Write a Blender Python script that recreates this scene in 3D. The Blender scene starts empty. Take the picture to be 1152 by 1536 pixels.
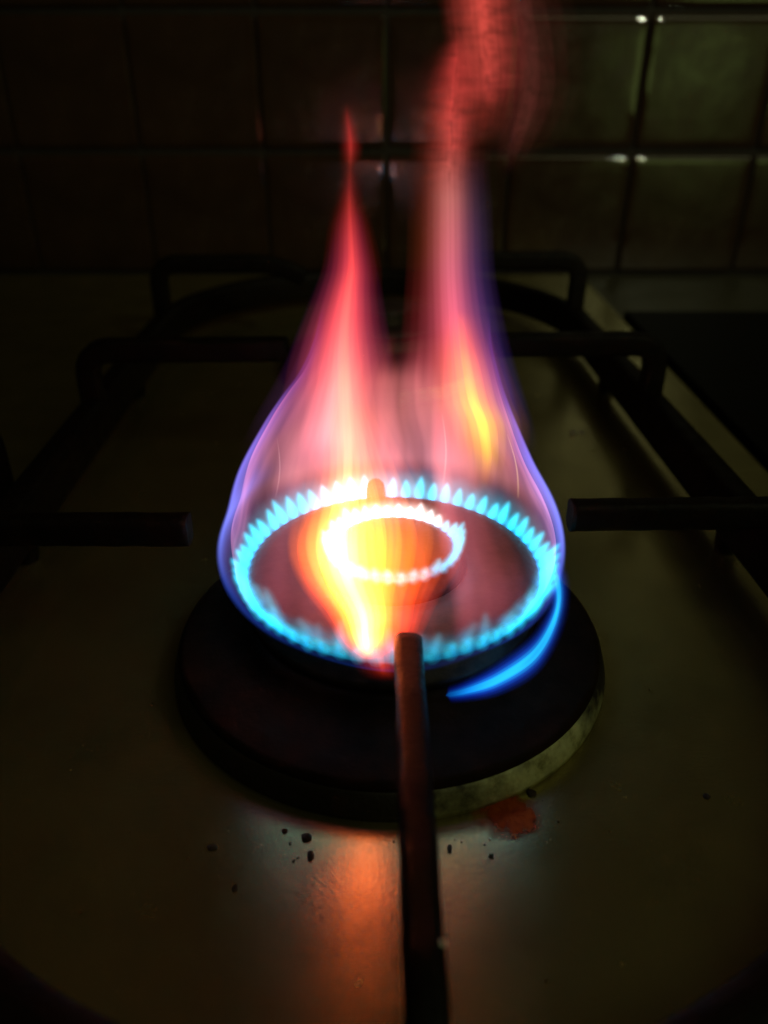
import bpy, bmesh, math, random
from mathutils import Vector, noise
random.seed(7)
R = math.radians
sc = bpy.context.scene
C = sc.collection

# ------------------------------------------------------------------ camera, world, lamps, exposure
cam_d = bpy.data.cameras.new('camera')
cam_d.sensor_fit = 'VERTICAL'; cam_d.sensor_height = 24.0; cam_d.lens = 18.75
cam_d.clip_start = 0.005; cam_d.clip_end = 50
cam_d.dof.use_dof = True; cam_d.dof.focus_distance = 0.235; cam_d.dof.aperture_fstop = 18.75 / 3.4
cam = bpy.data.objects.new('camera', cam_d); C.objects.link(cam)
cam.location = (0, -0.211, 0.17); cam.rotation_euler = (R(61), 0, 0)
sc.camera = cam

w = bpy.data.worlds.new('World'); sc.world = w; w.use_nodes = True
bg = w.node_tree.nodes['Background']
bg.inputs['Color'].default_value = (0.90, 0.66, 0.30, 1); bg.inputs['Strength'].default_value = 0.010

def aim(o, target):
    d = Vector(target) - o.location
    o.rotation_euler = d.to_track_quat('-Z', 'Y').to_euler()

l = bpy.data.lights.new('kitchen_lamp', 'AREA'); l.shape = 'DISK'; l.size = 0.32
l.energy = 0.23; l.color = (0.62, 0.85, 0.22)
lo = bpy.data.objects.new('kitchen_lamp', l); C.objects.link(lo); lo.location = (0.80, -0.85, 0.17); aim(lo, (0.1, 0.2, 0.03))
l = bpy.data.lights.new('wall_spot', 'SPOT'); l.shadow_soft_size = 0.012; l.energy = 11.0; l.color = (0.95, 1.0, 0.60)
l.spot_size = R(36); l.spot_blend = 0.9
lo = bpy.data.objects.new('wall_spot', l); C.objects.link(lo); lo.location = (0.70, -0.78, 0.85); aim(lo, (0.10, 0.60, 0.26))
l = bpy.data.lights.new('ambient_fill', 'AREA'); l.shape = 'DISK'; l.size = 1.1; l.energy = 1.8; l.color = (0.92, 1.0, 0.52)  # added soft fill for even ambient light, hung out of view
lo = bpy.data.objects.new('ambient_fill', l); C.objects.link(lo); lo.location = (0.85, -0.55, 1.25); aim(lo, (0.1, 0.1, 0))

vs = sc.view_settings
vs.view_transform = 'Standard'; vs.look = 'None'; vs.exposure = 0; vs.gamma = 1
sc.cycles.transparent_max_bounces = 200
sc.cycles.max_bounces = 4
sc.cycles.use_denoising = True
sc.cycles.sample_clamp_indirect = 4.0

# ------------------------------------------------------------------ helpers
def link(name, mesh, parent=None, mat=None):
    o = bpy.data.objects.new(name, mesh); C.objects.link(o)
    if mat and not mesh.materials: mesh.materials.append(mat)
    if parent: o.parent = parent
    return o
def smooth(me, on=True):
    me.polygons.foreach_set('use_smooth', [on] * len(me.polygons))
def tag(o, label=None, cat=None, group=None, kind=None):
    if label: o['label'] = label
    if cat: o['category'] = cat
    if group: o['group'] = group
    if kind: o['kind'] = kind
    return o
def empty(name, loc, label, cat, group=None):
    o = bpy.data.objects.new(name, None); C.objects.link(o); o.location = loc; o.empty_display_size = 0.02
    return tag(o, label, cat, group)
def pydata(name, v, f, sm=True):
    me = bpy.data.meshes.new(name); me.from_pydata(v, [], f); me.update()
    if sm: smooth(me)
    return me
def lathe(name, prof, seg=96, sm=True):
    """closed profile of (r, z), revolved; r = 0 at an end closes it"""
    v, f, rows = [], [], []
    for r, z in prof:
        if r < 1e-6: rows.append([len(v)]); v.append((0, 0, z))
        else:
            rows.append(list(range(len(v), len(v) + seg)))
            v += [(r * math.cos(2 * math.pi * k / seg), r * math.sin(2 * math.pi * k / seg), z) for k in range(seg)]
    for a, b in zip(rows, rows[1:]):
        for k in range(seg):
            k2 = (k + 1) % seg
            if len(a) == 1: f.append((a[0], b[k2], b[k])[::-1])
            elif len(b) == 1: f.append((a[k], a[k2], b[0]))
            else: f.append((a[k], a[k2], b[k2], b[k]))
    me = pydata(name, v, f, sm)
    return me
def rounded(pts, rad, n=6):
    """round the corners of an open polyline"""
    out = [Vector(pts[0])]
    for i in range(1, len(pts) - 1):
        p, a, b = Vector(pts[i]), Vector(pts[i - 1]), Vector(pts[i + 1])
        s = p + (a - p).normalized() * rad; e = p + (b - p).normalized() * rad
        for k in range(n + 1):
            t = k / n
            out.append(s * (1 - t) ** 2 + p * 2 * t * (1 - t) + e * t * t)
    out.append(Vector(pts[-1]))
    return out
def rrect(wd, ht, r, n=3):
    c = []
    for sx, sy, a0 in ((1, 1, 0), (-1, 1, 90), (-1, -1, 180), (1, -1, 270)):
        for k in range(n + 1):
            a = R(a0 + 90 * k / n)
            c.append((sx * (wd / 2 - r) + r * math.cos(a), sy * (ht / 2 - r) + r * math.sin(a)))
    return c
def sweep(name, path, sec, side=None, closed=False, wob=0.0, taper=None, up=None):
    """sweep a section along a path; side = fixed sideways axis (or None: horizontal normal)"""
    v, f = [], []; n = len(path); m = len(sec)
    for i, p in enumerate(path):
        p = Vector(p)
        if closed: t = Vector(path[(i + 1) % n]) - Vector(path[i - 1])
        else: t = Vector(path[min(i + 1, n - 1)]) - Vector(path[max(i - 1, 0)])
        t.normalize()
        s = Vector(side) if side else t.cross(Vector((0, 0, 1)))
        s = (s - t * s.dot(t)).normalized(); u = s.cross(t).normalized()
        k = taper(i / (n - 1)) if taper else 1
        for a, b in sec:
            q = p + s * a * k + u * b * k
            if wob: q += noise.noise_vector(q * 160) * wob
            v.append(q)
    for i in range(n if closed else n - 1):
        j = (i + 1) % n
        for k in range(m):
            k2 = (k + 1) % m
            f.append((i * m + k, i * m + k2, j * m + k2, j * m + k))
    if not closed:
        f.append(tuple(range(m))[::-1]); f.append(tuple(range((n - 1) * m, n * m)))
    me = bpy.data.meshes.new(name); me.from_pydata(v, [], f)
    bm = bmesh.new(); bm.from_mesh(me); bmesh.ops.recalc_face_normals(bm, faces=bm.faces); bm.to_mesh(me); bm.free()
    smooth(me)
    me.polygons[-1].use_smooth = me.polygons[-2].use_smooth = closed
    return me
def dense(pts, step=0.003):
    out = []
    for a, b in zip(pts, pts[1:]):
        a, b = Vector(a), Vector(b); k = max(1, int((b - a).length / step))
        out += [a.lerp(b, i / k) for i in range(k)]
    out.append(Vector(pts[-1])); return out
def spl(rows, t):
    """Catmull-Rom through rows of equal-length tuples, t in 0..1"""
    n = len(rows) - 1; x = min(max(t, 0), 1) * n; i = min(int(x), n - 1); u = x - i
    p0, p1, p2, p3 = rows[max(i - 1, 0)], rows[i], rows[i + 1], rows[min(i + 2, n)]
    return [0.5 * (2 * b + (c - a) * u + (2 * a - 5 * b + 4 * c - d) * u * u + (3 * b - a - 3 * c + d) * u ** 3)
            for a, b, c, d in zip(p0, p1, p2, p3)]
def sstep(a, b, x):
    t = min(max((x - a) / (b - a), 0), 1); return t * t * (3 - 2 * t)
def mix(a, b, t): return tuple(p + (q - p) * t for p, q in zip(a, b))
def mul(a, k): return tuple(p * k for p in a)
def keys(tab, x):
    """piecewise linear look-up of tuples"""
    if x <= tab[0][0]: return tab[0][1]
    for (a, p), (b, q) in zip(tab, tab[1:]):
        if x <= b: return mix(p, q, (x - a) / (b - a))
    return tab[-1][1]

# ------------------------------------------------------------------ materials
class NT:
    def __init__(s, name):
        s.m = bpy.data.materials.new(name); s.m.use_nodes = True; s.t = s.m.node_tree; s.t.nodes.clear()
        s.out = s.n('ShaderNodeOutputMaterial')
    def n(s, kind, **kw):
        nd = s.t.nodes.new(kind)
        for k, val in kw.items():
            if k in nd.inputs: s.set(nd.inputs[k], val)
            else: setattr(nd, k, val)
        return nd
    def set(s, sock, val):
        if isinstance(val, bpy.types.NodeSocket): s.t.links.new(val, sock)
        else: sock.default_value = val
    def math(s, op, a, b=None):
        nd = s.n('ShaderNodeMath', operation=op); s.set(nd.inputs[0], a)
        if b is not None: s.set(nd.inputs[1], b)
        return nd.outputs[0]
    def noise(s, scale, detail=4, rough=0.6, vec=None):
        nd = s.n('ShaderNodeTexNoise'); nd.inputs['Scale'].default_value = scale
        nd.inputs['Detail'].default_value = detail; nd.inputs['Roughness'].default_value = rough
        if vec is None: vec = s.n('ShaderNodeTexCoord').outputs['Object']
        s.set(nd.inputs['Vector'], vec); return nd.outputs['Fac']
    def ramp(s, fac, stops):
        nd = s.n('ShaderNodeValToRGB'); s.set(nd.inputs[0], fac); e = nd.color_ramp.elements
        while len(e) < len(stops): e.new(0.5)
        for el, (p, c) in zip(e, stops): el.position = p; el.color = (*c, 1) if len(c) == 3 else c
        return nd.outputs[0]
    def bsdf(s, color, rough, metal=0.0, bump=None, bstr=0.2, bdist=0.001, spec=0.5, aniso=0):
        b = s.n('ShaderNodeBsdfPrincipled')
        for k, val in (('Base Color', color), ('Roughness', rough), ('Metallic', metal), ('Specular IOR Level', spec), ('Anisotropic', aniso)):
            if isinstance(val, tuple) and len(val) == 3: val = (*val, 1)
            s.set(b.inputs[k], val)
        if bump is not None:
            bp = s.n('ShaderNodeBump'); bp.inputs['Strength'].default_value = bstr; bp.inputs['Distance'].default_value = bdist
            s.set(bp.inputs['Height'], bump); s.t.links.new(bp.outputs[0], b.inputs['Normal'])
        s.t.links.new(b.outputs[0], s.out.inputs['Surface']); return s.m
def g(v): return (v, v, v)

# brushed, slightly soiled steel of the hob
k = NT('hob_steel')
dirt = k.ramp(k.noise(38, 7, 0.65), [(0.30, (0.33, 0.275, 0.105)), (0.70, (0.46, 0.39, 0.155))])
ro = k.ramp(k.noise(60, 6, 0.6), [(0.2, g(0.225)), (0.8, g(0.285))])
M_HOB = k.bsdf(dirt, ro, 0.84, k.noise(900, 3, 0.7), 0.12, 0.0006, aniso=0.65)
bs = [q for q in k.t.nodes if q.type == 'BSDF_PRINCIPLED'][0]
k.set(bs.inputs['Tangent'], k.n('ShaderNodeTangent', direction_type='UV_MAP', uv_map='brush').outputs[0])   # brushed from left to right
bs.inputs['Anisotropic Rotation'].default_value = 0.25
k = NT('black_enamel')
M_BLACK = k.bsdf(k.ramp(k.noise(120, 6), [(0.3, (0.007, 0.004, 0.002)), (0.75, (0.026, 0.011, 0.006))]), k.ramp(k.noise(80, 4), [(0.3, g(0.55)), (0.7, g(0.8))]), 0, k.noise(420, 5), 0.25, 0.0006, 0.08)
k = NT('cast_iron')
M_IRON = k.bsdf(k.ramp(k.noise(200, 6), [(0.3, (0.003, 0.002, 0.001)), (0.8, (0.012, 0.006, 0.003))]), k.ramp(k.noise(150, 4), [(0.3, g(0.42)), (0.7, g(0.66))]), 0, k.noise(700, 4), 0.6, 0.0006, 0.15)
k = NT('burner_cap_enamel')
M_CAP = k.bsdf(k.ramp(k.noise(160, 6), [(0.3, (0.030, 0.018, 0.020)), (0.75, (0.075, 0.040, 0.040))]), 0.55, 0, k.noise(500, 4), 0.2, 0.0005, 0.4)
k = NT('burner_alloy')
M_ALLOY = k.bsdf(k.ramp(k.noise(220, 6), [(0.3, (0.014, 0.010, 0.008)), (0.75, (0.06, 0.035, 0.022))]), 0.5, 0.6, k.noise(600, 4), 0.2, 0.0005)
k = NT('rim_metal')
lit_metal = k.ramp(k.noise(130, 7, 0.7), [(0.34, (0.26, 0.25, 0.09)), (0.50, (0.62, 0.62, 0.30)), (0.72, (0.80, 0.82, 0.46))])
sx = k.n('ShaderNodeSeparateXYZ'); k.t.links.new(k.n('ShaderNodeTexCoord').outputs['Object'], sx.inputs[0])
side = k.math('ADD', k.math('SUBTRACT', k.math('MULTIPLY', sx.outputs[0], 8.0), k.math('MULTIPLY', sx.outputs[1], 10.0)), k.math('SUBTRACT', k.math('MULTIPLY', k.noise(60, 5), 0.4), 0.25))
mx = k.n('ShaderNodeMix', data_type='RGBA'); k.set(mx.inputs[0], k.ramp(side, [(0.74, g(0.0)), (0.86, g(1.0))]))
mx.inputs[6].default_value = (0.022, 0.016, 0.009, 1); k.set(mx.inputs[7], lit_metal)      # lamplit stretch painted pale at the front right, the unlit rest dark
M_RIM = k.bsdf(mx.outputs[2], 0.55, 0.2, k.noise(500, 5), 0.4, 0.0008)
k = NT('glazed_tile')
face = k.ramp(k.noise(45, 6, 0.7), [(0.35, g(0.16)), (0.65, g(0.30))])
mx = k.n('ShaderNodeMix', data_type='RGBA'); k.set(mx.inputs[0], k.n('ShaderNodeAttribute', attribute_name='edge').outputs['Fac'])
k.set(mx.inputs[6], face); mx.inputs[7].default_value = (0.02, 0.02, 0.02, 1)      # the glaze is glassy where it pooled at the rim
M_TILE = k.bsdf(k.ramp(k.noise(20, 5), [(0.3, (0.028, 0.014, 0.007)), (0.7, (0.046, 0.024, 0.012))]), mx.outputs[2], 0, k.noise(34, 3), 0.10, 0.002, 0.6)
k = NT('tile_grout')
M_GROUT = k.bsdf(k.ramp(k.noise(200, 5), [(0.3, (0.012, 0.008, 0.005)), (0.7, (0.022, 0.016, 0.009))]), 0.8, 0, k.noise(800, 4), 0.4, 0.0008)
k = NT('worktop_laminate')
M_WORK = k.bsdf(k.ramp(k.noise(60, 6), [(0.3, (0.045, 0.040, 0.022)), (0.7, (0.075, 0.065, 0.040))]), 0.45, 0, k.noise(500, 3), 0.1, 0.0005)
k = NT('black_glass')
M_GLASS = k.bsdf((0.005, 0.004, 0.003), 0.5, 0, k.noise(30, 3), 0.05, 0.001, 0.06)
k = NT('burnt_crumb')
M_CRUMB = k.bsdf(k.ramp(k.noise(900, 4), [(0.3, (0.010, 0.005, 0.003)), (0.7, (0.05, 0.018, 0.010))]), 0.7, 0, k.noise(1500, 4), 0.6, 0.0005)
k = NT('sauce_stain')
tc = k.n('ShaderNodeTexCoord').outputs['Object']
ln = k.n('ShaderNodeVectorMath', operation='LENGTH'); k.t.links.new(tc, ln.inputs[0])
al = k.ramp(k.math('SUBTRACT', k.math('ADD', k.noise(260, 7, 0.7), 0.52), k.math('MULTIPLY', ln.outputs['Value'], 85.0)), [(0.22, g(0.0)), (0.62, g(0.85))])
M_SAUCE = k.bsdf(k.ramp(k.noise(300, 6), [(0.3, (0.24, 0.022, 0.003)), (0.7, (0.50, 0.085, 0.010))]), 0.7, 0, k.noise(700, 5), 0.6, 0.0008, 0.1)
bs = [q for q in k.t.nodes if q.type == 'BSDF_PRINCIPLED'][0]; k.set(bs.inputs['Alpha'], al)
k = NT('water')
M_DROP = k.bsdf((0.5, 0.5, 0.45), 0.06, 0.6)
k = NT('glint_metal')
M_GLINT = k.bsdf((0.7, 0.72, 0.62), 0.35, 0.3, k.noise(1500, 3), 0.5, 0.0004)  # pale metal of the added glint on the front bar
k = NT('ceramic')
M_CERAMIC = k.bsdf((0.30, 0.12, 0.08), 0.6)

# burning gas: thin glowing sheets one can see through; each vertex has the glow of the face of the
# sheet ('core') and the glow that adds up where the sheet is seen edge-on ('rim')
k = NT('burning_gas')
geo = k.n('ShaderNodeNewGeometry')
dt = k.n('ShaderNodeVectorMath', operation='DOT_PRODUCT')
k.t.links.new(geo.outputs['Normal'], dt.inputs[0]); k.t.links.new(geo.outputs['Incoming'], dt.inputs[1])
cc = k.math('ABSOLUTE', dt.outputs['Value'])
fc = k.math('POWER', cc, 2.0)
one = k.math('SUBTRACT', 1.0, cc)
fr = k.math('MULTIPLY', k.math('MULTIPLY', k.math('POWER', one, 8.5), k.math('POWER', cc, 1.05)), 27.0)
a1 = k.n('ShaderNodeAttribute', attribute_name='core'); a2 = k.n('ShaderNodeAttribute', attribute_name='rim')
e1 = k.n('ShaderNodeEmission'); e2 = k.n('ShaderNodeEmission'); tr = k.n('ShaderNodeBsdfTransparent')
k.set(e1.inputs[0], a1.outputs['Color']); k.set(e1.inputs[1], fc)
k.set(e2.inputs[0], a2.outputs['Color']); k.set(e2.inputs[1], fr)
s1 = k.n('ShaderNodeAddShader'); s2 = k.n('ShaderNodeAddShader')
k.t.links.new(e1.outputs[0], s1.inputs[0]); k.t.links.new(e2.outputs[0], s1.inputs[1])
k.t.links.new(s1.outputs[0], s2.inputs[0]); k.t.links.new(tr.outputs[0], s2.inputs[1])
k.t.links.new(s2.outputs[0], k.out.inputs['Surface'])
M_GAS = k.m
M_GAS.cycles.emission_sampling = 'FRONT_BACK'

# ------------------------------------------------------------------ setting: worktop, tiled wall
HOB_R = 0.187
v = [(-1.2, -0.6, -0.012), (1.2, -0.6, -0.012), (1.2, 0.608, -0.012), (-1.2, 0.608, -0.012),
     (-1.2, -0.6, -0.05), (1.2, -0.6, -0.05), (1.2, 0.608, -0.05), (-1.2, 0.608, -0.05)]
BOXF = [(0, 1, 2, 3), (7, 6, 5, 4), (0, 4, 5, 1), (1, 5, 6, 2), (2, 6, 7, 3), (3, 7, 4, 0)]
tag(link('worktop', pydata('worktop', v, BOXF, False), None, M_WORK), kind='structure')

YW = 0.608
wall = tag(link('tiled_wall', pydata('tiled_wall', [(-1.2, YW + 0.0042, -0.05), (1.2, YW + 0.0042, -0.05), (1.2, YW + 0.0042, 0.6), (-1.2, YW + 0.0042, 0.6),
     (-1.2, YW + 0.06, -0.05), (1.2, YW + 0.06, -0.05), (1.2, YW + 0.06, 0.6), (-1.2, YW + 0.06, 0.6)],
     [f[::-1] for f in BOXF], False), None, M_GROUT), kind='structure')
TW, TH, GX, GZ = 0.1154, 0.1125, 0.0014, 0.0040
def tile_mesh(seed):
    """a glazed tile, front towards -y, rounded rim and a faintly cushioned, wavy face"""
    wd, ht, dp, r, sx_ = TW - GX, TH - GZ, 0.008, 0.0050, 0.4
    n = 26
    def axis(L):
        xs = [-L / 2, -L / 2 + r * 0.12, -L / 2 + r * 0.35, -L / 2 + r * 0.65, -L / 2 + r]
        inner = [-L / 2 + r + (L - 2 * r) * i / n for i in range(1, n)]
        return xs + inner + [-x for x in xs[::-1]]
    X = sorted({*[q for q in axis(wd)], *[q for b in (0.0005, 0.001, 0.0015) for q in (-wd / 2 + b, wd / 2 - b)]}); Z = axis(ht); v, f = [], []
    def drop(d): return r - math.sqrt(max(r * r - (r - d) ** 2, 0)) if d < r else 0
    for z in Z:
        for x in X:
            dx, dz = (wd / 2 - abs(x)) / sx_, ht / 2 - abs(z)
            ex, ez = max(r - dx, 0), max(r - dz, 0)
            q = min(math.hypot(ex, ez), r)
            y = r - math.sqrt(max(r * r - q * q, 0))
            y += 0.0007 * ((2 * x / wd) ** 2 + (2 * z / ht) ** 2) / 2
            y += 0.00016 * noise.noise(Vector((x * 45, z * 45, seed * 7.3)))
            v.append((x, y, z))
    nx = len(X)
    for j in range(len(Z) - 1):
        for i in range(nx - 1):
            f.append((j * nx + i, j * nx + i + 1, (j + 1) * nx + i + 1, (j + 1) * nx + i))
    base = len(v)
    ring = [i for i in range(nx)] + [j * nx + nx - 1 for j in range(1, len(Z))] + [(len(Z) - 1) * nx + i for i in range(nx - 2, -1, -1)] + [j * nx for j in range(len(Z) - 2, 0, -1)]
    v += [(v[i][0], dp, v[i][2]) for i in ring]
    m = len(ring)
    for q in range(m): f.append((ring[(q + 1) % m], ring[q], base + q, base + (q + 1) % m))
    me = pydata('tile', v, f)
    at = me.attributes.new('edge', 'FLOAT', 'POINT')
    at.data.foreach_set('value', [1.0 if min(wd / 2 - abs(p[0]), ht / 2 - abs(p[2])) < r * 1.01 else 0.0 for p in v])
    return me
tmesh = [tile_mesh(i) for i in range(5)]
rt = random.Random(3)
for row in range(4):
    for col in range(-5, 6):
        o = link('tile', tmesh[rt.randrange(5)], wall, M_TILE)
        o.location = (0.0025 + TW * (col + 0.5), YW, -0.011 + TH * (row + 0.5))
        tz, tx = rt.uniform(-0.012, 0.012), rt.uniform(-0.010, 0.010)
        if row == 1 and col == 0: tz, tx = -0.045, 0.006
        if row == 1 and col == -1: tz, tx = 0.02, 0.0
        o.rotation_euler = (tx, 0, tz)

# ------------------------------------------------------------------ hob plate and the dark panel beside it
def slab(name, x0, x1, y0, y1, z0, z1, bev, mat, parent=None):
    bm = bmesh.new(); bmesh.ops.create_cube(bm, size=1)
    for q in bm.verts: q.co = ((x0 + x1) / 2 + q.co.x * (x1 - x0), (y0 + y1) / 2 + q.co.y * (y1 - y0), (z0 + z1) / 2 + q.co.z * (z1 - z0))
    bmesh.ops.bevel(bm, geom=bm.edges[:], offset=bev, segments=3, affect='EDGES', profile=0.5)
    uv = bm.loops.layers.uv.new('brush')
    for fc_ in bm.faces:
        for lp in fc_.loops: lp[uv].uv = (lp.vert.co.x + 0.3 * lp.vert.co.z, lp.vert.co.y + 0.3 * lp.vert.co.z)
    me = bpy.data.meshes.new(name); bm.to_mesh(me); bm.free()
    return link(name, me, parent, mat)
hob = slab('gas_hob', -0.62, HOB_R, -0.30, 0.56, -0.010, 0.0, 0.003, M_HOB)
tag(hob, 'brushed steel hob top lying under the burners', 'hob')
pn = slab('side_panel', HOB_R + 0.004, 0.62, -0.30, 0.425, -0.0115, 0.001, 0.002, M_GLASS)
tag(pn, 'black glossy panel beside the right edge of the steel hob', 'panel')

# ------------------------------------------------------------------ burners
BX = 0.003
def burner(loc, s, label):
    b = empty('gas_burner', loc, label, 'burner')
    b.scale = (s, s, 1)
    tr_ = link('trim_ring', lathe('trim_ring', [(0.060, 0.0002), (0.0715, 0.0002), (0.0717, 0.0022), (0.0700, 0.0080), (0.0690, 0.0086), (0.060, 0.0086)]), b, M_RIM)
    bd_ = link('base_disc', lathe('base_disc', [(0, 0.006), (0.0685, 0.0062), (0.0690, 0.0072), (0.0693, 0.0088), (0.0688, 0.0102), (0.0672, 0.0112), (0.062, 0.0122),
         (0.0545, 0.0133), (0.0500, 0.0150), (0.0475, 0.0185), (0.0462, 0.0215), (0.030, 0.0216), (0, 0.0216)]), b, M_BLACK)
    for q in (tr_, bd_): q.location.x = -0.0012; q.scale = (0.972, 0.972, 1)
    link('burner_crown', lathe('burner_crown', [(0.020, 0.0217), (0.0445, 0.0217), (0.0455, 0.0225), (0.0455, 0.0255), (0.0436, 0.0262), (0.0433, 0.0320), (0.0150, 0.0321)]), b, M_ALLOY)
    link('burner_cap', lathe('burner_cap', [(0.0225, 0.0318), (0.0448, 0.0322), (0.0452, 0.0331), (0.0448, 0.0343), (0.0430, 0.0354), (0.0395, 0.0361), (0.030, 0.0358), (0.0235, 0.0352), (0.0225, 0.0345), (0.0225, 0.0318)]), b, M_CAP)
    link('inner_crown', lathe('inner_crown', [(0.021, 0.030), (0.0215, 0.0345), (0.0200, 0.0366), (0.0180, 0.0372), (0.0178, 0.0395), (0, 0.0396)]), b, M_ALLOY)
    link('inner_cap', lathe('inner_cap', [(0, 0.0394), (0.0182, 0.0395), (0.0187, 0.0401), (0.0182, 0.0411), (0.0160, 0.0418), (0.008, 0.0421), (0, 0.0422)]), b, M_CAP)
    return b
fb = burner((BX, 0, 0), 1.0, 'lit gas burner with black dished base under the blue ring of flame')
rb = burner((0.0, 0.285, 0), 0.93, 'unlit dark gas burner at the rear behind the flames')
# igniter stub at the far side of the front crown
ig = link('igniter', lathe('igniter', [(0, 0.024), (0.0034, 0.0242), (0.0036, 0.036), (0.0030, 0.0398), (0.0018, 0.0412), (0, 0.0415)], 20), fb, M_CERAMIC)
ig.location = (-0.006, 0.0445, 0)

# ------------------------------------------------------------------ pan support
ps = empty('pan_support', (0, 0, 0), 'black cast iron pan support with bars reaching over both burners', 'pan support')
path = []
rr = 0.139
for i in range(49):
    a = math.pi * i / 48; path.append((rr * math.cos(a), 0.310 + rr * math.sin(a), 0.0180))
for i in range(1, 18): path.append((-rr, 0.310 - 0.310 * i / 18, 0.0180))
for i in range(49):
    a = math.pi + math.pi * i / 48; path.append((rr * math.cos(a), 0.148 * math.sin(a), 0.0180))
for i in range(1, 18): path.append((rr, 0.310 * i / 18, 0.0180))
link('frame', sweep('frame', path, rrect(0.0125, 0.021, 0.004), closed=True, wob=0.0003), ps, M_IRON)
ZB = 0.0430
def finger(pts, wd=0.0070, ht=0.0100, side=(0, 1, 0), rad=0.013, r=0.0022, wob=0.00025):
    return link('finger', sweep('finger', dense(rounded(pts, rad, 8), 0.002), rrect(wd, ht, r, 4), side=side, wob=wob), ps, M_IRON)
fbar = finger([(0.0046, -0.0525, ZB), (0.0027, -0.148, ZB), (0.0027, -0.149, 0.018)], side=(1, 0, 0))
finger([(-0.0610, 0.0085, ZB), (-0.139, 0.0105, ZB), (-0.139, 0.0105, 0.018)], wd=0.0075)
finger([(0.0608, 0.0145, ZB), (0.139, 0.0145, ZB), (0.139, 0.0145, 0.018)], wd=0.0075)
for s, yy, tip, zz in ((-1, 0.165, 0.042, 0.0520), (1, 0.169, 0.057, 0.0520), (-1, 0.325, 0.060, 0.0590), (1, 0.331, 0.062, 0.0590)):
    pts = [(s * tip, yy, zz), (s * 0.139, yy, zz), (s * 0.139, yy, 0.018)]
    if (s, tip) == (-1, 0.060): pts = [(-0.044, yy, zz - 0.009), (-0.064, yy, zz)] + pts[1:]
    finger(pts, rad=0.013, wd=0.0095, ht=0.0110)
for x, y in ((-0.139, 0.06), (0.139, 0.06), (-0.139, 0.24), (0.139, 0.24), (-0.107, -0.094), (0.107, -0.094)):
    link('foot', lathe('foot', [(0, 0.0003), (0.004, 0.0003), (0.0046, 0.003), (0.0050, 0.012), (0, 0.012)], 16), ps, M_IRON).location = (x, y, 0)
glint = link('glint_bead', lathe('glint_bead', [(0, -0.0005), (0.0007, -0.0003), (0.0008, 0.0002), (0.0005, 0.0006), (0, 0.0007)], 10), ps, M_GLINT)  # added pale bead standing in for a lamp reflection on the bar
glint.location = (0.0056, -0.1325, 0.0470)
ps.rotation_euler = (0, 0, R(1.5))

# edge of the neighbouring pan support, peeping in at the left
ns = empty('pan_support', (-0.33, 0.0, 0), 'neighbouring black pan support whose rounded end peeps in at the left edge', 'pan support')
path = []
for i in range(24):
    a = 2 * math.pi * i / 24
    path.append((0.118 * math.copysign(abs(math.cos(a)) ** 0.5, math.cos(a)), 0.02 + 0.11 * math.copysign(abs(math.sin(a)) ** 0.5, math.sin(a)), 0.018))
link('frame', sweep('frame', path, rrect(0.012, 0.02, 0.004), closed=True), ns, M_IRON)
link('finger', sweep('finger', dense(rounded([(0.06, 0.095, ZB), (0.165, 0.095, ZB), (0.165, 0.095, 0.004)], 0.014, 8), 0.003), rrect(0.009, 0.011, 0.003), side=(0, 1, 0)), ns, M_IRON)

# ------------------------------------------------------------------ crumbs, stain, droplets
def blob(name, loc, sx, sy, sz, seed, mat, label, cat, group=None, amp=0.35):
    bm = bmesh.new(); bmesh.ops.create_icosphere(bm, subdivisions=3, radius=1)
    for q in bm.verts:
        n = 1 + amp * noise.noise(q.co * 1.6 + Vector((seed * 3.1, 0, 0))) + amp * 0.5 * noise.noise(q.co * 4 + Vector((0, seed * 2.7, 0)))
        c = q.co * n; q.co = (c.x * sx, c.y * sy, max(c.z, -0.5) * sz + 0.5 * sz)
    me = bpy.data.meshes.new(name); bm.to_mesh(me); bm.free(); smooth(me)
    o = link(name, me, None, mat); o.location = loc; return tag(o, label, cat, group)
G = 'burnt crumbs on the hob'
blob('burnt_crumb', (-0.0196, -0.0742, 0.0001), 0.0014, 0.0011, 0.0006, 1, M_CRUMB, 'larger dark crumb on steel just below the burner rim, left of the orange glow', 'crumb', G)
blob('burnt_crumb', (-0.0181, -0.0795, 0.0001), 0.0009, 0.0014, 0.0005, 2, M_CRUMB, 'narrow dark crumb lying nearest below the larger one by the orange glow', 'crumb', G)
blob('burnt_crumb', (-0.0253, -0.0722, 0.0001), 0.0007, 0.0007, 0.0003, 3, M_CRUMB, 'tiny dark crumb close to the burner rim in the bluish sheen', 'crumb', G)
blob('burnt_crumb', (-0.0429, -0.0771, 0.0001), 0.0012, 0.0009, 0.0004, 4, M_CRUMB, 'brown crumb farthest left on the steel in front of the burner', 'crumb', G)
blob('burnt_crumb', (-0.0354, -0.0885, 0.0001), 0.0006, 0.0009, 0.0003, 5, M_CRUMB, 'speck of crumb nearest the camera on the left of the steel', 'crumb', G)
blob('burnt_crumb', (0.0163, -0.0775, 0.0001), 0.0006, 0.0013, 0.0003, 6, M_CRUMB, 'thin brown crumb just right of the front iron bar', 'crumb', G)
blob('burnt_crumb', (0.0265, -0.0796, 0.0001), 0.0006, 0.0006, 0.0003, 7, M_CRUMB, 'small crumb below the red sauce stain', 'crumb', G)
blob('burnt_crumb', (0.0395, -0.0600, 0.0001), 0.0012, 0.0012, 0.0004, 8, M_CRUMB, 'brown crumb right of the red sauce stain by the rim', 'crumb', G)
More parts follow.
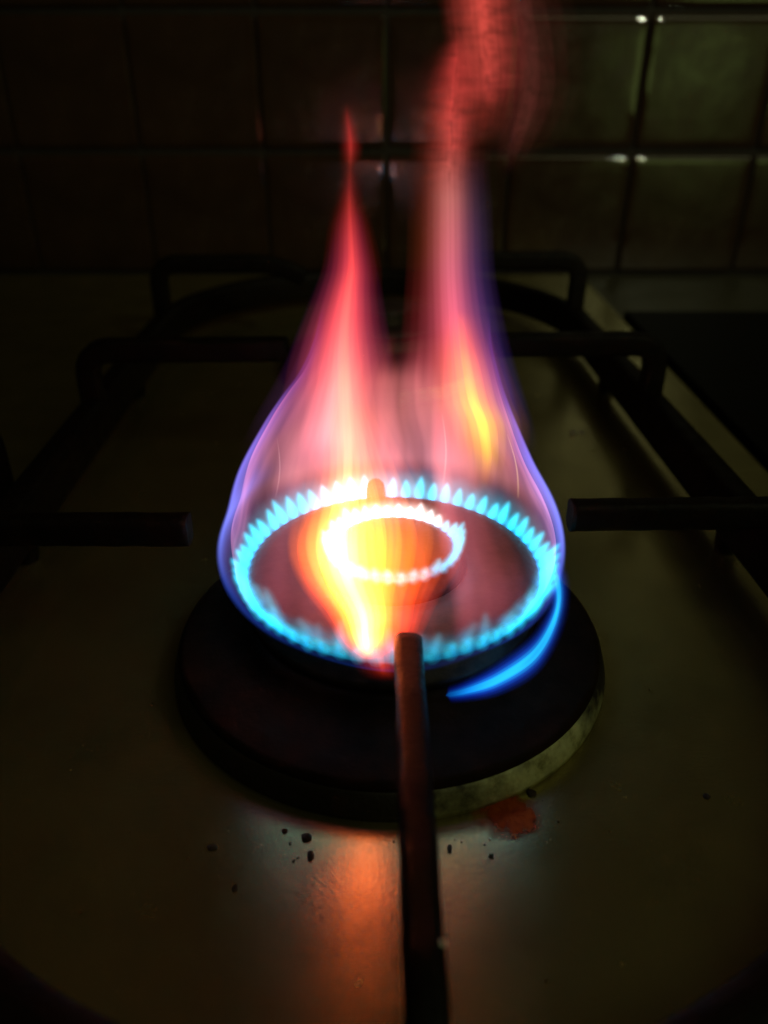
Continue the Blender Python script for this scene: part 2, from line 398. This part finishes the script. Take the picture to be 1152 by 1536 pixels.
blob('burnt_crumb', (0.0861, -0.0611, 0.0001), 0.0008, 0.0009, 0.0003, 9, M_CRUMB, 'lone crumb on bare steel far right of the burner', 'crumb', G)
def stain(loc, rad, seed):
    v, f = [(0, 0, 0.0006)], []; n = 60
    for j in range(1, 7):
        for i in range(n):
            a = 2 * math.pi * i / n; t = j / 6
            r = 1.15 * rad * t * (1 + 0.28 * noise.noise(Vector((math.cos(a) * 1.4, math.sin(a) * 1.4, seed))) + 0.13 * noise.noise(Vector((math.cos(a) * 5, math.sin(a) * 5, seed))))
            v.append((r * math.cos(a) * 1.15, r * math.sin(a) * 0.8, 0.0002 + 0.0005 * (1 - t * t) * (1 + noise.noise(Vector((a * 3, t * 5, seed))))))
    f += [(0, 1 + i, 1 + (i + 1) % n) for i in range(n)]
    for j in range(5):
        for i in range(n): f.append((1 + j * n + i, 1 + (j + 1) * n + i, 1 + (j + 1) * n + (i + 1) % n, 1 + j * n + (i + 1) % n))
    o = link('sauce_stain', pydata('sauce_stain', v, f), None, M_SAUCE); o.location = loc
    return tag(o, 'dried red sauce stain on the steel beside the pale burner rim', 'stain')
stain((0.0325, -0.0672, 0), 0.0080, 2.2)
rs = random.Random(21); bm = bmesh.new()
for i in range(80):
    a = R(rs.gauss(270, 38)); d = 0.0725 + abs(rs.gauss(0, 0.022)); x, y = BX + d * math.cos(a), d * math.sin(a)
    q = abs(rs.gauss(0, 0.00013)) + 0.00005
    m = bmesh.ops.create_icosphere(bm, subdivisions=1, radius=1)
    for w_ in m['verts']: w_.co = (x + w_.co.x * q * rs.uniform(0.7, 1.5), y + w_.co.y * q * rs.uniform(0.7, 1.5), 0.0001 + (w_.co.z + 0.6) * q * 0.5)
me = bpy.data.meshes.new('fine_crumbs'); bm.to_mesh(me); bm.free(); smooth(me)
tag(link('fine_crumbs', me, None, M_CRUMB), 'scatter of fine dark crumbs and specks on the steel in front of the burner', 'crumbs', kind='stuff')
GD = 'water droplets on the hob'
for x, y, s, lb in ((0.1007, 0.1813, 0.0017, 'gleaming water droplet on the steel right of the flame, nearer the flame'), (0.1052, 0.1821, 0.0014, 'gleaming water droplet on the steel right of the flame, nearer the iron frame')):
    blob('water_droplet', (x, y, 0.0001), s, s, s * 0.7, 3, M_DROP, lb, 'droplet', GD, 0.05)

# ------------------------------------------------------------------ flames
def gas(name, parent, rows, seg, nrow, fcol, wob=0.0, wfreq=30.0, seed=0.0, cap=True):
    """closed sheet lofted through rows (cx, cy, z, rx, ry); fcol(angle, z, t) -> core rgb, rim rgb"""
    v, f, core, rim = [], [], [], []
    for j in range(nrow + 1):
        t = j / nrow; cx, cy, z, rx, ry = spl(rows, t); rx, ry = max(rx, 1e-4), max(ry, 1e-4)
        for i in range(seg):
            a = 2 * math.pi * i / seg; d = 1.0
            if wob: d += wob * noise.noise(Vector((math.cos(a) * 2 + seed, math.sin(a) * 2, z * wfreq)))
            v.append((cx + rx * d * math.cos(a), cy + ry * d * math.sin(a), z))
            c, r = fcol(a, z, t); core += [*c, 1.0]; rim += [*r, 1.0]
    for j in range(nrow):
        for i in range(seg):
            i2 = (i + 1) % seg; f.append((j * seg + i, j * seg + i2, (j + 1) * seg + i2, (j + 1) * seg + i))
    me = pydata(name, v, f)
    for nm, dat in (('core', core), ('rim', rim)):
        at = me.attributes.new(nm, 'FLOAT_COLOR', 'POINT'); at.data.foreach_set('color', dat)
    return link(name, me, parent, M_GAS)
def streak(a, z, seed, fa=7.0, amp=0.5, fz=14.0):
    p = Vector((math.cos(a) * fa + seed, math.sin(a) * fa, z * fz))
    return max(0.0, 1 + amp * (noise.noise(p) * 1.3 + 0.7 * noise.noise(p * 2.3 + Vector((0, 0, 5)))))
Z3 = (0.0, 0.0, 0.0)

fl = empty('gas_flame', (BX, 0, 0), 'tall pink and orange flame rising from the outer burner ring, edged in blue', 'flame')
# --- envelope
env = [(-0.0004, 0, 0.0300, 0.0458, 0.0458), (-0.0004, 0, 0.0335, 0.0495, 0.0490), (-0.0004, 0, 0.0390, 0.0520, 0.0515), (-0.0004, 0, 0.0465, 0.0522, 0.0515),
       (-0.0004, 0, 0.0560, 0.0490, 0.0485), (-0.002, 0, 0.0680, 0.0437, 0.0435), (-0.0015, 0, 0.0810, 0.0368, 0.0366), (-0.0005, 0, 0.0890, 0.0322, 0.0318),
       (0.001, 0, 0.0966, 0.0278, 0.0268), (0.002, 0, 0.1060, 0.0240, 0.0220), (0.003, 0, 0.1180, 0.0215, 0.0180)]
def gap(a, z, c):
    # the sodium coloured streak burns here instead of the pink gas
    x = math.cos(a) * keys([(0.03, (0.05,)), (0.056, (0.049,)), (0.081, (0.0372,)), (0.1, (0.028,))], z)[0]
    h = math.exp(-((x - keys([(0.05, (0.033,)), (0.075, (0.031,)), (0.095, (0.022,)), (0.11, (0.020,))], z)[0]) / 0.009) ** 2) * sstep(0.05, 0.062, z)
    h2 = math.exp(-((x + 0.0105) / 0.011) ** 2) * sstep(0.05, 0.07, z)
    h3 = 1 - 0.8 * math.exp(-((x - 0.001) / 0.006) ** 2) * sstep(0.082, 0.092, z)      # the cleft between the two tongues
    return (c[0] * (1 - 0.6 * h) * (1 - 0.4 * h2) * h3, c[1] * (1 - 0.75 * h) * (1 - 0.5 * h2) * h3, c[2] * (1 - 0.95 * h) * (1 - 0.7 * h2) * h3)
def env_col(a, z, t):
    back = sstep(-0.25, 0.5, math.sin(a))
    right = 0.5 + 0.5 * math.cos(a)
    s = streak(a, z, 1.7, 5.0) * streak(a, z, 9.1, 13, 0.18, 6)
    cb = keys([(0.034, Z3), (0.042, (0.10, 0.05, 0.10)), (0.048, (0.75, 0.25, 0.29)), (0.066, (1.0, 0.28, 0.28)), (0.080, (0.95, 0.24, 0.23)), (0.090, (0.50, 0.085, 0.095)), (0.101, Z3)], z)
    cf = keys([(0.034, Z3), (0.040, (0.010, 0.010, 0.03)), (0.048, (0.16, 0.028, 0.040)), (0.074, (0.23, 0.048, 0.062)), (0.080, (0.42, 0.11, 0.11)), (0.090, (0.28, 0.05, 0.06)), (0.101, Z3)], z)
    cf = mul(cf, streak(a, z, 12.0, 4.5, 1.5, 3))
    c = mix(cf, cb, back)
    c = mix(c, (c[0] * 0.95, c[1] * 1.1, c[2] * 1.2), 1 - right)
    c = gap(a, z, c)
    r = keys([(0.030, (0.0, 0.01, 0.10)), (0.034, (0.005, 0.015, 0.10)), (0.040, (0.02, 0.05, 0.36)), (0.050, (0.20, 0.24, 1.0)), (0.066, (0.20, 0.17, 0.78)), (0.080, (0.16, 0.08, 0.40)),
              (0.092, (0.04, 0.010, 0.08)), (0.106, (0.02, 0.004, 0.05)), (0.116, Z3)], z)
    return mul(c, s), mul(r, 0.7 + 0.3 * s)
NE = 7
for i in range(NE):
    q = 1.003 - 0.030 * i / (NE - 1); kw = math.exp(-((i - 2.7) / 2.2) ** 2) / 3.6
    gas('flame_envelope', fl, [(x, y, z, a * q, b * q) for x, y, z, a, b in env], 200, 64,
        lambda a, z, t: (mul(env_col(a, z, t)[0], 1.0 / NE), mul(env_col(a, z, t)[1], kw * 0.72)), 0.03, 20, 1.0 + 0.04 * i)
# inner pink sheet just inside the blue edge
env2 = [(x, y, z, rx * 0.945, ry * 0.945) for x, y, z, rx, ry in env[1:]]
def env2_col(a, z, t):
    back = sstep(-0.1, 0.6, math.sin(a)); s = streak(a, z, 4.4, 11, 0.55, 10)
    r = keys([(0.036, Z3), (0.050, (0.40, 0.15, 0.28)), (0.066, (0.45, 0.13, 0.19)), (0.082, (0.32, 0.07, 0.11)), (0.094, (0.10, 0.02, 0.06)), (0.106, Z3)], z)
    c = keys([(0.040, Z3), (0.052, (0.16, 0.055, 0.09)), (0.070, (0.20, 0.055, 0.075)), (0.084, (0.14, 0.032, 0.045)), (0.096, Z3)], z)
    return mul(gap(a, z, c), s * (0.12 + 0.88 * back)), mul(gap(a, z, r), 0.6 * s)
gas('flame_envelope', fl, env2, 300, 90, env2_col, 0.035, 22)

# --- tongues: tables of (x, y, z, half width)
def tube(rows, dep=0.8): return [(x - BX, y, z, max(w, 0.0002), max(w * dep, 0.0002)) for x, y, z, w in rows]
def tongue(rows, seg, nrow, fcol, wob, wfreq, seed, dep=0.8, wide=1.25, n=7, gain=1.0, soft=1.4):
    '''a tongue of burning gas, or a flame reflection shaped like one: sheets nested inside one another, thinning out towards its skin; one object.
    fcol(angle, z, t, q): q runs from 0 in the heart of the tongue to 1 at its skin'''
    V, F, c1, c2 = [], [], [], []
    qs = [(i + 0.7) / (n - 0.3) for i in range(n)]
    ws = [math.exp(-(soft * q) ** 2) for q in qs]; tot = sum(ws)
    for i, q in enumerate(qs):
        k = gain * ws[i] / tot
        rr_ = [(x, y, z, a * q * wide, b * q * wide) for x, y, z, a, b in tube(rows, dep)]
        o = gas('flame_or_reflection', None, rr_, seg, nrow, lambda a, z, t: (mul(fcol(a, z, t, q), k), Z3), wob, wfreq, seed + i * 0.35)
        me = o.data; b0 = len(V)
        V += [v.co.copy() for v in me.vertices]; F += [tuple(b0 + u for u in p.vertices) for p in me.polygons]
        for nm, dst in (('core', c1), ('rim', c2)):
            buf = [0.0] * (4 * len(me.vertices)); me.attributes[nm].data.foreach_get('color', buf); dst += buf
        bpy.data.objects.remove(o); bpy.data.meshes.remove(me)
    me = pydata('flame_or_reflection', V, F)
    for nm, dat in (('core', c1), ('rim', c2)):
        at = me.attributes.new(nm, 'FLOAT_COLOR', 'POINT'); at.data.foreach_set('color', dat)
    return link('flame_or_reflection', me, fl, M_GAS)
yel = [(-0.0042, -0.0445, 0.0345, 0.0040), (-0.0048, -0.0440, 0.0400, 0.0062), (-0.0056, -0.0430, 0.0470, 0.0080), (-0.0092, -0.0410, 0.0559, 0.0104), (-0.0108, -0.0380, 0.0641, 0.0112), (-0.0100, -0.0330, 0.0729, 0.0098),
       (-0.0094, -0.0280, 0.0779, 0.0086), (-0.0093, -0.0220, 0.0826, 0.0086), (-0.0098, -0.0160, 0.0876, 0.0083), (-0.0104, -0.0080, 0.0938, 0.0072), (-0.0104, -0.0020, 0.1011, 0.0058)]
def yel_col(a, z, t, q):
    s = streak(a, z, 2.2, 3, 0.3)
    c = keys([(0.0345, (0.5, 0.08, 0.03)), (0.038, (5.0, 1.2, 0.32)), (0.044, (8.0, 1.7, 0.26)), (0.052, (7.0, 1.35, 0.16)), (0.060, (4.2, 1.15, 0.30)), (0.066, (2.6, 0.95, 0.25)), (0.070, (1.3, 0.48, 0.10)), (0.080, (0.36, 0.14, 0.05)), (0.088, (0.16, 0.05, 0.02)), (0.101, Z3)], z)
    o = (c[0] * 0.9, c[1] * 0.45, c[2] * 0.15)
    return mul(mix(c, o, sstep(0.35, 0.85, q)), s)
tongue(yel, 40, 50, yel_col, 0.08, 40, 3.0, 0.7, 1.22, 6, 2.6)
veil = [(0.0000, -0.0462, 0.0290, 0.0060), (-0.0010, -0.0455, 0.0350, 0.0080), (-0.0015, -0.0430, 0.0410, 0.0115), (-0.0027, -0.0420, 0.0504, 0.0160), (-0.0020, -0.0400, 0.0593, 0.0195), (-0.0020, -0.0360, 0.0668, 0.0212), (-0.0036, -0.0300, 0.0732, 0.0200),
        (-0.0054, -0.0220, 0.0788, 0.0170), (-0.0073, -0.0140, 0.0848, 0.0138), (-0.0092, -0.0060, 0.0912, 0.0100)]
def veil_col(a, z, t, q):
    s = streak(a, z, 6.2, 4.5, 0.55, 8)
    c = keys([(0.029, Z3), (0.031, (0.14, 0.006, 0.002)), (0.037, (0.30, 0.025, 0.004)), (0.042, (2.4, 0.16, 0.004)), (0.054, (1.7, 0.21, 0.006)), (0.062, (0.85, 0.19, 0.010)), (0.070, (0.50, 0.12, 0.016)), (0.080, (0.22, 0.04, 0.02)), (0.0912, Z3)], z)  # the foot of the veil paints the red light on the burner crown
    return mul((c[0], c[1] * (1.5 - q), c[2]), s)
tongue(veil, 72, 50, veil_col, 0.08, 35, 5.0, 0.45, 1.06, 6, 2.4)
left = [(-0.0105, 0, 0.0640, 0.0085), (-0.0105, 0, 0.0720, 0.0105), (-0.0106, 0, 0.0808, 0.0118), (-0.0110, 0, 0.0967, 0.0099), (-0.0107, 0, 0.1079, 0.0079), (-0.0094, 0, 0.1185, 0.0059), (-0.0084, 0, 0.1253, 0.0050), (-0.0086, 0, 0.1352, 0.0037),
        (-0.0086, 0, 0.1415, 0.0024), (-0.0083, 0, 0.1476, 0.0018), (-0.0080, 0, 0.1545, 0.0019), (-0.0087, 0, 0.1607, 0.0012), (-0.0089, 0, 0.1649, 0.0003)]
def left_col(a, z, t, q):
    s = streak(a, z, 3.3, 2.5, 0.35, 16)
    c = keys([(0.064, Z3), (0.074, (0.14, 0.06, 0.03)), (0.086, (0.34, 0.10, 0.045)), (0.0967, (0.46, 0.080, 0.036)), (0.108, (0.38, 0.044, 0.023)), (0.1253, (0.19, 0.015, 0.009)), (0.136, (0.11, 0.007, 0.005)), (0.145, (0.035, 0.002, 0.002)),
              (0.149, (0.02, 0.002, 0.001)), (0.1535, (0.085, 0.005, 0.004)), (0.157, (0.06, 0.003, 0.003)), (0.163, Z3)], z)  # the detached red tip stands in for the flame's reflection in a tile
    return mul((c[0], c[1] * (1.3 - 0.7 * q), c[2] * (1.2 - 0.4 * q)), s)
tongue(left, 40, 80, left_col, 0.07, 30, 1.0, 0.8, 1.6, 6, 2.2, 1.2)
lw = [(-0.0220, 0, 0.0640, 0.0200), (-0.0190, 0, 0.0720, 0.0190), (-0.0165, 0, 0.0808, 0.0171), (-0.0130, 0, 0.0967, 0.0128), (-0.0113, 0, 0.1079, 0.0102), (-0.0096, 0, 0.1185, 0.0077), (-0.0087, 0, 0.1253, 0.0058), (-0.0084, 0, 0.1352, 0.0037), (-0.0082, 0, 0.1446, 0.0018)]
def lw_col(a, z, t, q):
    s = streak(a, z, 5.3, 4, 0.4, 12)
    c = keys([(0.066, Z3), (0.080, (0.20, 0.055, 0.065)), (0.0967, (0.34, 0.048, 0.042)), (0.112, (0.22, 0.016, 0.018)), (0.128, (0.05, 0.003, 0.006)), (0.143, Z3)], z)
    r = keys([(0.072, Z3), (0.084, (0.08, 0.025, 0.11)), (0.097, (0.08, 0.016, 0.09)), (0.110, (0.06, 0.009, 0.055)), (0.125, (0.025, 0.003, 0.03)), (0.140, Z3)], z)
    return mul(mix(c, r, sstep(0.45, 0.9, q)), s)
tongue(lw, 56, 60, lw_col, 0.06, 30, 2.0, 0.8, 1.25, 6, 2.4, 0.9)
ri = [(0.0240, 0.004, 0.0600, 0.0190), (0.0226, 0.004, 0.0680, 0.0179), (0.0220, 0.004, 0.0791, 0.0164), (0.0205, 0.002, 0.0960, 0.0128), (0.0190, 0, 0.1079, 0.0108), (0.0178, 0, 0.1185, 0.0094), (0.0172, 0, 0.1253, 0.0087), (0.0168, 0, 0.1336, 0.0083),
      (0.0164, 0, 0.1415, 0.0080), (0.0160, 0, 0.1476, 0.0077), (0.0162, 0, 0.1536, 0.0075), (0.0162, 0, 0.1607, 0.0076), (0.0166, 0, 0.1677, 0.0070), (0.0168, 0, 0.1744, 0.0048), (0.0170, 0, 0.1783, 0.0010)]
def mott(a, z, seed, k): return max(0.0, 1 + k * (noise.noise(Vector((math.cos(a) * 4 + seed, math.sin(a) * 4, z * 900))) + noise.noise(Vector((math.cos(a) * 9, math.sin(a) * 9 + seed, z * 420)))))
def ri_col(a, z, t, q):
    s = streak(a, z, 7.7, 3.2, 0.4, 10)
    if z > 0.142: s *= mott(a, z, 2.0 + q, 0.8 * sstep(0.142, 0.152, z))  # mottled red top stands in for the flame's reflection in the tiles
    c = keys([(0.060, Z3), (0.078, (0.20, 0.055, 0.065)), (0.096, (0.32, 0.060, 0.075)), (0.110, (0.27, 0.044, 0.075)), (0.1253, (0.19, 0.042, 0.062)), (0.1415, (0.14, 0.042, 0.040)), (0.1490, (0.10, 0.020, 0.017)), (0.154, (0.11, 0.013, 0.011)), (0.162, (0.12, 0.011, 0.009)), (0.172, (0.09, 0.007, 0.006)), (0.1775, Z3)], z)
    b = sstep(-0.1, 0.7, math.cos(a))
    r = keys([(0.074, Z3), (0.090, (0.10, 0.05, 0.40)), (0.110, (0.07, 0.03, 0.17)), (0.128, (0.045, 0.022, 0.085)), (0.142, (0.030, 0.014, 0.035)), (0.152, (0.03, 0.004, 0.003)), (0.165, (0.04, 0.004, 0.003)), (0.1775, Z3)], z)
    r2 = keys([(0.080, Z3), (0.105, (0.20, 0.012, 0.02)), (0.130, (0.13, 0.016, 0.006)), (0.150, (0.07, 0.008, 0.005)), (0.165, (0.06, 0.005, 0.004)), (0.1775, Z3)], z)
    return mul(mix(c, mix(r2, r, b), sstep(0.5, 0.9, q)), s)
tongue(ri, 64, 120, ri_col, 0.05, 30, 6.0, 0.8, 1.34, 7, 2.3, 0.8)
tile_refl = [(0.0200, 0, 0.1450, 0.0030), (0.0222, 0, 0.1510, 0.0050), (0.0239, 0, 0.1607, 0.0062), (0.0239, 0, 0.1677, 0.0068), (0.0228, 0, 0.1757, 0.0072), (0.0215, 0, 0.1833, 0.0070), (0.0204, 0, 0.1907, 0.0068), (0.0176, 0, 0.2001, 0.0045), (0.0157, 0, 0.2090, 0.0010)]  # reflection of the flame in the wall tiles, shaped as glowing gas in mid-air
def tile_refl_col(a, z, t, q):
    s = streak(a, z, 8.8, 2.5, 0.45, 20) * mott(a, z, 5.0 + q, 0.9)
    c = keys([(0.154, Z3), (0.162, (0.03, 0.003, 0.002)), (0.167, (0.10, 0.010, 0.008)), (0.176, (0.14, 0.015, 0.011)), (0.195, (0.12, 0.012, 0.009)), (0.208, Z3)], z)
    return mul(c, s)
tongue(tile_refl, 48, 80, tile_refl_col, 0.10, 60, 9.0, 0.8, 1.4, 6, 2.0, 0.7)
refl_haze = [(0.0300, 0.004, 0.1450, 0.0030), (0.0320, 0.004, 0.1530, 0.0080), (0.0345, 0.004, 0.1640, 0.0105), (0.0335, 0.004, 0.1740, 0.0110), (0.0310, 0.004, 0.1840, 0.0100), (0.0280, 0.004, 0.1950, 0.0050)]  # faint red haze beside the tile reflection, added as a glowing tube
tongue(refl_haze, 48, 60, lambda a, z, t, q: mul((0.015, 0.0030, 0.0024), sstep(0.146, 0.160, z) * (1 - sstep(0.184, 0.195, z)) * mott(a, z, 9.0 + q, 0.6)), 0.10, 50, 12.0, 0.7, 1.2, 4, 2.0)
st = [(0.0320, 0.0200, 0.0501, 0.0060), (0.0325, 0.0180, 0.0618, 0.0070), (0.0300, 0.0140, 0.0749, 0.0078), (0.0262, 0.0100, 0.0850, 0.0076), (0.0238, 0.0060, 0.0946, 0.0068), (0.0215, 0.0030, 0.1051, 0.0056), (0.0201, 0, 0.1150, 0.0040)]
def st_col(a, z, t, q):
    s = streak(a, z, 4.1, 2.5, 0.3, 10)
    c = keys([(0.050, Z3), (0.058, (0.10, 0.03, 0.0)), (0.068, (0.50, 0.26, 0.0)), (0.078, (0.80, 0.42, 0.0)), (0.086, (0.80, 0.28, 0.0)), (0.094, (0.60, 0.14, 0.0)), (0.103, (0.32, 0.05, 0.0)), (0.114, Z3)], z)
    return mul((c[0], c[1] * (1.25 - 0.6 * q), c[2]), s)
tongue(st, 40, 50, st_col, 0.06, 40, 4.0, 0.8, 1.85, 6, 2.6, 1.5)
# thin bright filaments in the sheet of the far side
for (x0, y0, z0), (x1, y1, z1), wd, col in (((0.021, 0.0430, 0.040), (0.0190, 0.034, 0.071), 0.00045, (0.30, 0.18, 0.15)), ((0.0450, 0.026, 0.044), (0.0385, 0.020, 0.070), 0.00045, (0.32, 0.21, 0.10)),
                                     ((-0.037, 0.030, 0.042), (-0.0345, 0.026, 0.066), 0.0004, (0.16, 0.09, 0.09))):
    rows = []
    for i in range(7):
        t = i / 6; b = 0.0012 * math.sin(math.pi * t)
        rows.append((x0 + (x1 - x0) * t + b - BX, y0 + (y1 - y0) * t, z0 + (z1 - z0) * t, wd * (1 - 0.7 * t), wd * (1 - 0.7 * t)))
    gas('flame_filament', fl, rows, 8, 20, lambda a, z, t, col=col: (mul(col, math.sin(math.pi * min(max(t, 0.02), 0.98)) ** 0.7), Z3))

# --- jets
def jet_mesh(L, rad, core, seed, fade=0.9):
    V, F, c1 = [], [], []
    for q, kq in ((1.15, 0.25), (0.85, 0.35), (0.55, 0.45)):
        rows = [(0, 0, 0, 0.62, 0.62), (0, 0, L * 0.14, 0.92, 0.92), (0, 0, L * 0.32, 1, 1), (0, 0, L * 0.52, 0.86, 0.86), (0, 0, L * 0.72, 0.74, 0.74), (0, 0, L * 0.92, 0.46, 0.46), (0, 0, L, 0.02, 0.02)]
        rows = [(x, y, z * (0.9 + 0.1 * q), a * rad * q, b * rad * q) for x, y, z, a, b in rows]
        def col(a, z, t):
            f = sstep(0.0, 0.15, t) * (1 - fade * sstep(0.40, 1.0, t))
            cc_ = mix((core[0] * 0.1, core[1] * 0.55, core[2] * 1.1), core, sstep(0.08, 0.40, t))
            return mul(cc_, kq * f * (1 + 0.3 * noise.noise(Vector((a, z * 600, seed))))), Z3
        o = gas('flame_jet', None, rows, 14, 10, col, 0.12, 300, seed); me = o.data; b0 = len(V)
        V += [v.co.copy() for v in me.vertices]; F += [tuple(b0 + u for u in p.vertices) for p in me.polygons]
        buf = [0.0] * (4 * len(me.vertices)); me.attributes['core'].data.foreach_get('color', buf); c1 += buf
        bpy.data.objects.remove(o); bpy.data.meshes.remove(me)
    me = pydata('flame_jet', V, F)
    at = me.attributes.new('core', 'FLOAT_COLOR', 'POINT'); at.data.foreach_set('color', c1)
    me.materials.append(M_GAS)
    return me
def jets(parent, n, r, z, tilt, variants, L0, phase=0.0, skip=()):
    rj = random.Random(5)
    for i in range(n):
        a = 2 * math.pi * (i + phase) / n
        if any(x0 < math.degrees(a) % 360 < x1 for x0, x1 in skip): continue
        near = 0.5 - 0.5 * math.sin(a)
        vv = variants(math.degrees(a) % 360) if callable(variants) else variants
        o = link('flame_jet', vv[rj.randrange(len(vv))], parent)
        o.location = (r * math.cos(a), r * math.sin(a), z)
        o.rotation_euler = (rj.uniform(-0.05, 0.05), tilt + rj.uniform(-0.06, 0.06), a)
        k = rj.uniform(0.88, 1.15); o.scale = (1, 1, k)
J = [jet_mesh(0.0092 * q, 0.0023, (0.03, 0.80, 1.10), i) for i, q in enumerate((1.0, 0.88, 1.12, 0.95))]
jets(fl, 60, 0.0448, 0.0330, R(33), J, 0.01)
# cyan skirt of burning gas joining the feet of the jets
def skirt(name, parent, r0, z0, r1, z1, core, rim, seed):
    rows = [(0, 0, z0, r0, r0), (0, 0, z0 + (z1 - z0) * 0.25, r0 + (r1 - r0) * 0.4, r0 + (r1 - r0) * 0.4), (0, 0, z0 + (z1 - z0) * 0.6, r0 + (r1 - r0) * 0.8, r0 + (r1 - r0) * 0.8), (0, 0, z1, r1, r1)]
    def col(a, z, t):
        f = sstep(0, 0.25, t) * (1 - sstep(0.35, 1.0, t)) * streak(a, z, seed, 9, 0.7, 200)
        else_near = 0.75 + 0.5 * sstep(-0.4, 0.9, -math.cos(a))
        if not parent.get('label', '').startswith('small'): f *= else_near
        if parent.get('label', '').startswith('small'): f *= 1 - 0.85 * sstep(0.1, 0.8, math.cos(a + 0.25))
        return mul(core, f), mul(rim, f)
    gas(name, parent, rows, 300, 14, col, 0.02, 100, seed)
for i in range(4):
    skirt('flame_skirt', fl, 0.0450 + 0.0003 * i, 0.0315 + 0.0004 * i, 0.0480 + 0.0007 * i, 0.0440 + 0.0012 * (i % 3), (0.010, 0.16, 0.24), (0.0, 0.06, 0.13), 1.0 + 2.3 * i)
# wisps: rounder, paler bubbles of flame standing behind the near jets
rw = random.Random(11)
W = [jet_mesh(0.013 * q, 0.0030, (0.03, 0.20, 0.27), 20 + i, 1.0) for i, q in enumerate((1.0, 0.85, 1.15))]
for i in range(18):
    a = R(205 + 143 * (i + rw.uniform(-0.4, 0.4)) / 18)
    o = link('flame_jet', W[i % 3], fl, M_GAS); o.location = (0.0445 * math.cos(a), 0.0445 * math.sin(a), 0.0345)
    o.rotation_euler = (rw.uniform(-0.2, 0.2), R(16) + rw.uniform(-0.15, 0.2), a); k = rw.uniform(0.75, 1.15); o.scale = (k, k, k)
# stray blue flame licking down past the right of the ring
lick = [(0.0440, -0.0060, 0.0440), (0.0478, -0.0130, 0.0410), (0.0482, -0.0220, 0.0375), (0.0450, -0.0310, 0.0340), (0.0385, -0.0395, 0.0300), (0.0285, -0.0450, 0.0265), (0.0200, -0.0472, 0.0245), (0.0145, -0.0478, 0.0235)]
def lick_gas(rad, core, rim, off=0.0):
    v, f, c1, c2 = [], [], [], []; N, S = 60, 20
    for j in range(N + 1):
        t = j / N; p = Vector(spl(lick, t)); q = Vector(spl(lick, min(t + 0.01, 1))) - Vector(spl(lick, max(t - 0.01, 0))); q.normalize()
        s = q.cross(Vector((0, 0, 1))).normalized(); u = s.cross(q)
        rr_ = rad * (0.35 + 0.65 * sstep(0, 0.25, t)) * (1 - 0.55 * sstep(0.55, 0.98, t)) * (1 - sstep(0.96, 1.0, t) * 0.9)
        p += s * off
        for i in range(S):
            a = 2 * math.pi * i / S; v.append(p + s * rr_ * 0.75 * math.cos(a) + u * rr_ * 1.5 * math.sin(a))
            m = sstep(0, 0.2, t) * (1 - 0.8 * sstep(0.72, 1.0, t)) * (0.9 + 0.25 * noise.noise(Vector((a, t * 9, 1))))
            hot = mix(core, (0.0, core[1] * 0.35, core[2] * 0.8), sstep(0.6, 1, t))
            c1 += [*mul(hot, m), 1.0]; c2 += [*mul(rim, m), 1.0]
    for j in range(N):
        for i in range(S):
            i2 = (i + 1) % S; f.append((j * S + i, j * S + i2, (j + 1) * S + i2, (j + 1) * S + i))
    me = pydata('flame_lick', v, f)
    for nm, dat in (('core', c1), ('rim', c2)):
        at_ = me.attributes.new(nm, 'FLOAT_COLOR', 'POINT'); at_.data.foreach_set('color', dat)
    me.transform(__import__('mathutils').Matrix.Translation((-BX + 0.002, 0, 0)))
    return link('flame_lick', me, fl, M_GAS)
for rad, core in ((0.0012, (0.01, 0.34, 0.46)), (0.0020, (0.005, 0.16, 0.30)), (0.0028, (0.003, 0.04, 0.22)), (0.0037, (0.002, 0.012, 0.14)), (0.0046, (0.001, 0.006, 0.06))):
    lick_gas(rad, core, Z3)

fi = empty('gas_flame', (BX, 0, 0), 'small white hot ring of flame round the inner burner cap', 'flame')
JI = [jet_mesh(0.0070 * q, 0.0021, (0.95, 0.98, 1.00), 40 + i) for i, q in enumerate((1.0, 0.8, 1.15, 0.9))]
JC = [jet_mesh(0.0070 * q, 0.0020, (0.05, 0.75, 1.0), 50 + i) for i, q in enumerate((1.0, 0.8, 1.12))]
jets(fi, 34, 0.0186, 0.0400, R(26), lambda d: JC if d < 35 or d > 300 else JI, 0.008)
for i in range(3):
    skirt('flame_skirt', fi, 0.0184 + 0.0004 * i, 0.0398, 0.0205 + 0.0008 * i, 0.0465, (0.45, 0.40, 0.38), (0.15, 0.14, 0.14), 3.0 + i)
